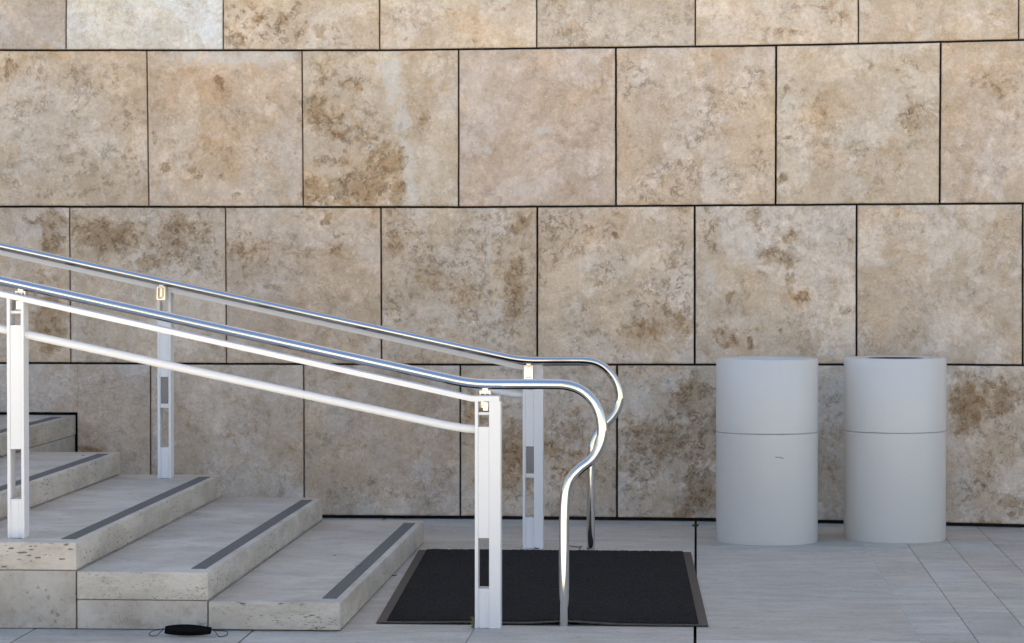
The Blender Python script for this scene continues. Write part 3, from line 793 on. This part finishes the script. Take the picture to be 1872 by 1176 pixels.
for k in range(2):
    pts = []
    for i in range(7):
        a_x = sx.x - .019 + .006*i*1.05; yy = c1.y - math.sqrt(r1*r1-(a_x-c1.x)**2) - .0003
        pts.append(Vector((a_x, yy, sx.z + .003 - .001*i + .002*math.sin(i*.5) - k*.002)))
    tube(b, pts, .0009, 6)
link('scuff_mark', b, mat_plain('dark_scuff', (.16, .16, .17), .7), b1)

# ================================================================== FACE MASK on the paving
mL = onZ(301, 1163); mR = onZ(387, 1163); my = onZ(345, 1164).y
mk = empty('face_mask', Vector(((mL.x+mR.x)/2, my, 0))); tag(mk, 'black cloth face mask with ear loops dropped on the paving against the steps', 'face mask')
W_ = mR.x-mL.x; b = bmesh.new(); rows = []
for j in range(15):
    v = j/14; r = []
    for i in range(37):
        u = i/36; s = math.sin(math.pi*u)
        hh = .014 + .024*(.60+.40*s**.8)*(1 - .22*u)        # standing height
        x = mL.x + W_*u
        z = .003 + hh*v + .0075*(1-s**.6)*(1-v)
        y = my - .020*s*math.sin(math.pi*min(v*1.25, 1)) + .030*v*.6 - .002*math.sin(v*18)*(.4+.6*s)
        r.append(b.verts.new((x, y, z)))
    rows.append(r)
for A, B in zip(rows, rows[1:]):
    for i in range(36): b.faces.new((A[i], A[i+1], B[i+1], B[i])).smooth = True
ret = bmesh.ops.extrude_face_region(b, geom=list(b.faces))
for v in [x for x in ret['geom'] if isinstance(x, bmesh.types.BMVert)]: v.co.y += .006
bmesh.ops.recalc_face_normals(b, faces=b.faces)
link('mask_cloth', b, M_CLOTH, mk)
for pts in ([(300,1149.5),(290,1151),(279,1154),(272.5,1158.5),(277,1162),(286,1161.5),(293,1156),(300,1150)],
            [(387,1152),(400,1153.5),(412,1154),(416.5,1158),(411,1162),(401,1163.5),(396,1158),(391,1152.5)]):
    b = bmesh.new(); q = []
    for i, (px, py) in enumerate(pts):
        f_ = i in (0, len(pts)-1)
        if py > 1156: p = onZ(px, py+.5, .002)
        else:
            p = onY(px, py, my+.004)
        q.append(p)
    tube(b, catmull(q, 6), .0011, 8); link('ear_loop', b, M_CLOTH, mk)

# ================================================================== LITTLE THINGS
def leaf(px, py, z, size, m, label, cat='leaf', rot=0.0, curl=.3, group=None):
    p = onZ(px, py, z); b = bmesh.new(); rows = []
    for j in range(7):
        t = j/6; wd = math.sin(math.pi*min(max(t, .03), .97))**.7*.38
        r = []
        for s in (-1, -.4, .4, 1):
            x = (t-.5)*size; y = s*wd*size*.5*(1+.15*rnd.uniform(-1, 1)); zz = .0015 + abs(s)**1.5*curl*size*.35 + curl*size*.25*(t-.5)**2*2
            r.append(b.verts.new((p.x + x*math.cos(rot)-y*math.sin(rot), p.y + x*math.sin(rot)+y*math.cos(rot), p.z+zz)))
        rows.append(r)
    for A, B in zip(rows, rows[1:]):
        for k in range(3): b.faces.new((A[k], A[k+1], B[k+1], B[k])).smooth = True
    ret = bmesh.ops.extrude_face_region(b, geom=list(b.faces))
    for v in [x for x in ret['geom'] if isinstance(x, bmesh.types.BMVert)]: v.co.z += .0006
    bmesh.ops.recalc_face_normals(b, faces=b.faces)
    o = link('fallen_leaf', b, m); tag(o, label, cat, group); return o
leaf(719, 1054, 0, .030, M_TWIG, 'small dark leaf at the foot of the lowest riser beside the mat', rot=.4)
leaf(655, 1036, RISE, .026, M_TWIG, 'thin dark leaf lying across the grip strip of the lowest step', rot=.1, curl=.1)
leaf(612, 1017, RISE, .014, M_LEAF, 'tiny brown leaf in the middle of the lowest tread', rot=1.0)
leaf(962, 1002, 0, .040, M_LEAF, 'curled dry brown leaf at the left foot of the farther end post', rot=.5, curl=.6)
leaf(981, 1004.5, 0, .030, M_LEAF, 'dry brown leaf in front of the farther end post, right of the curled one', rot=2.4, curl=.4)
leaf(864, 1149, 0, .026, M_LEAF, 'brown leaf on the paving at the left foot of the nearer end post', rot=1.3, curl=.5)
leaf(152, 834, RISE*4, .014, M_TWIG, 'tiny dark leaf on the fourth tread near the wall', rot=.2)
# sprig growing from the joint beside the nearer post
p = onZ(866, 1148, 0); b = bmesh.new()
for k in range(6):
    a = rnd.uniform(0, 6.28); h = .012+.005*k; q = [p, p+Vector((-.003+.003*math.cos(a), .002*math.sin(a), h*.6)), p+Vector((-.006*abs(math.cos(a)), .003*math.sin(a), h))]
    tube(b, q, .0007, 6)
    e = q[-1]; s_ = .006
    for sg in (-1, 1):
        b.faces.new([b.verts.new(e+Vector(v)) for v in ((0,0,0), (sg*s_*.6, -.001, .003), (sg*s_*1.2, 0, .001), (sg*s_*.6, .002, -.002))])
o = link('weed_sprig', b, M_LEAFG); tag(o, 'tiny yellow-green weed sprouting beside the foot of the nearer end post', 'weed')
# twig
b = bmesh.new()
q = [onZ(x, y, .004) for x, y in ((1041, 998), (1050, 999.5), (1059, 1000), (1064, 998.5))]
tube(b, catmull(q, 5), .002, 8); tube(b, [onZ(1062, 999, .004), onZ(1058, 1006, .004), onZ(1056, 1010, .003)], .0016, 8)
o = link('twig', b, M_TWIG); tag(o, 'thin forked dark twig on the paving behind the mat between the railing feet', 'twig')
# moss tuft in the open joint at the wall
p = onZ(1271, 962, 0); b = bmesh.new()
for k in range(160):
    a = rnd.uniform(0, 6.28); r = rnd.uniform(0, 1)**.7*.013; h = rnd.uniform(.004, .016)*(1-r/.04)
    x = p.x + r*math.cos(a)*1.3; y = p.y - .01 + r*math.sin(a)*.8; tx = rnd.uniform(-.006, .006); s_ = .0018
    b.faces.new([b.verts.new(v) for v in ((x-s_, y, 0), (x+s_, y, 0), (x+tx+s_*.4, y+rnd.uniform(-.004, .004), h))])
o = link('moss_tuft', b, M_MOSS); tag(o, 'small green moss tuft where the open paving joint meets the wall', 'moss')

# ================================================================== the sunlit side of the plaza (mirrored in the steel)
fb = empty('plaza_building', (0, -20, 0)); tag(fb, 'long pale travertine building across the plaza in full sun, mirrored in the steel handrails', 'building')
b = bmesh.new()
abox(b, -42, 42, -32, -20, 0, 7.6)
for k in range(14): abox(b, -40+6*k, -39.2+6*k, -20, -19.6, 0, 7.6)
abox(b, -42.3, 42.3, -32.3, -19.2, 7.6, 8.2)
link('facade', b, M_FASC, fb)
for k in range(13):
    for (wa, wb, wc, wd) in ((-38.4, -35.2, 4.4, 6.6), (-37.9, -35.7, .3, 2.6)):
        b = bmesh.new(); abox(b, wa+6*k, wb+6*k, -20.02, -19.97, wc, wd); link('window', b, M_PANE, fb)
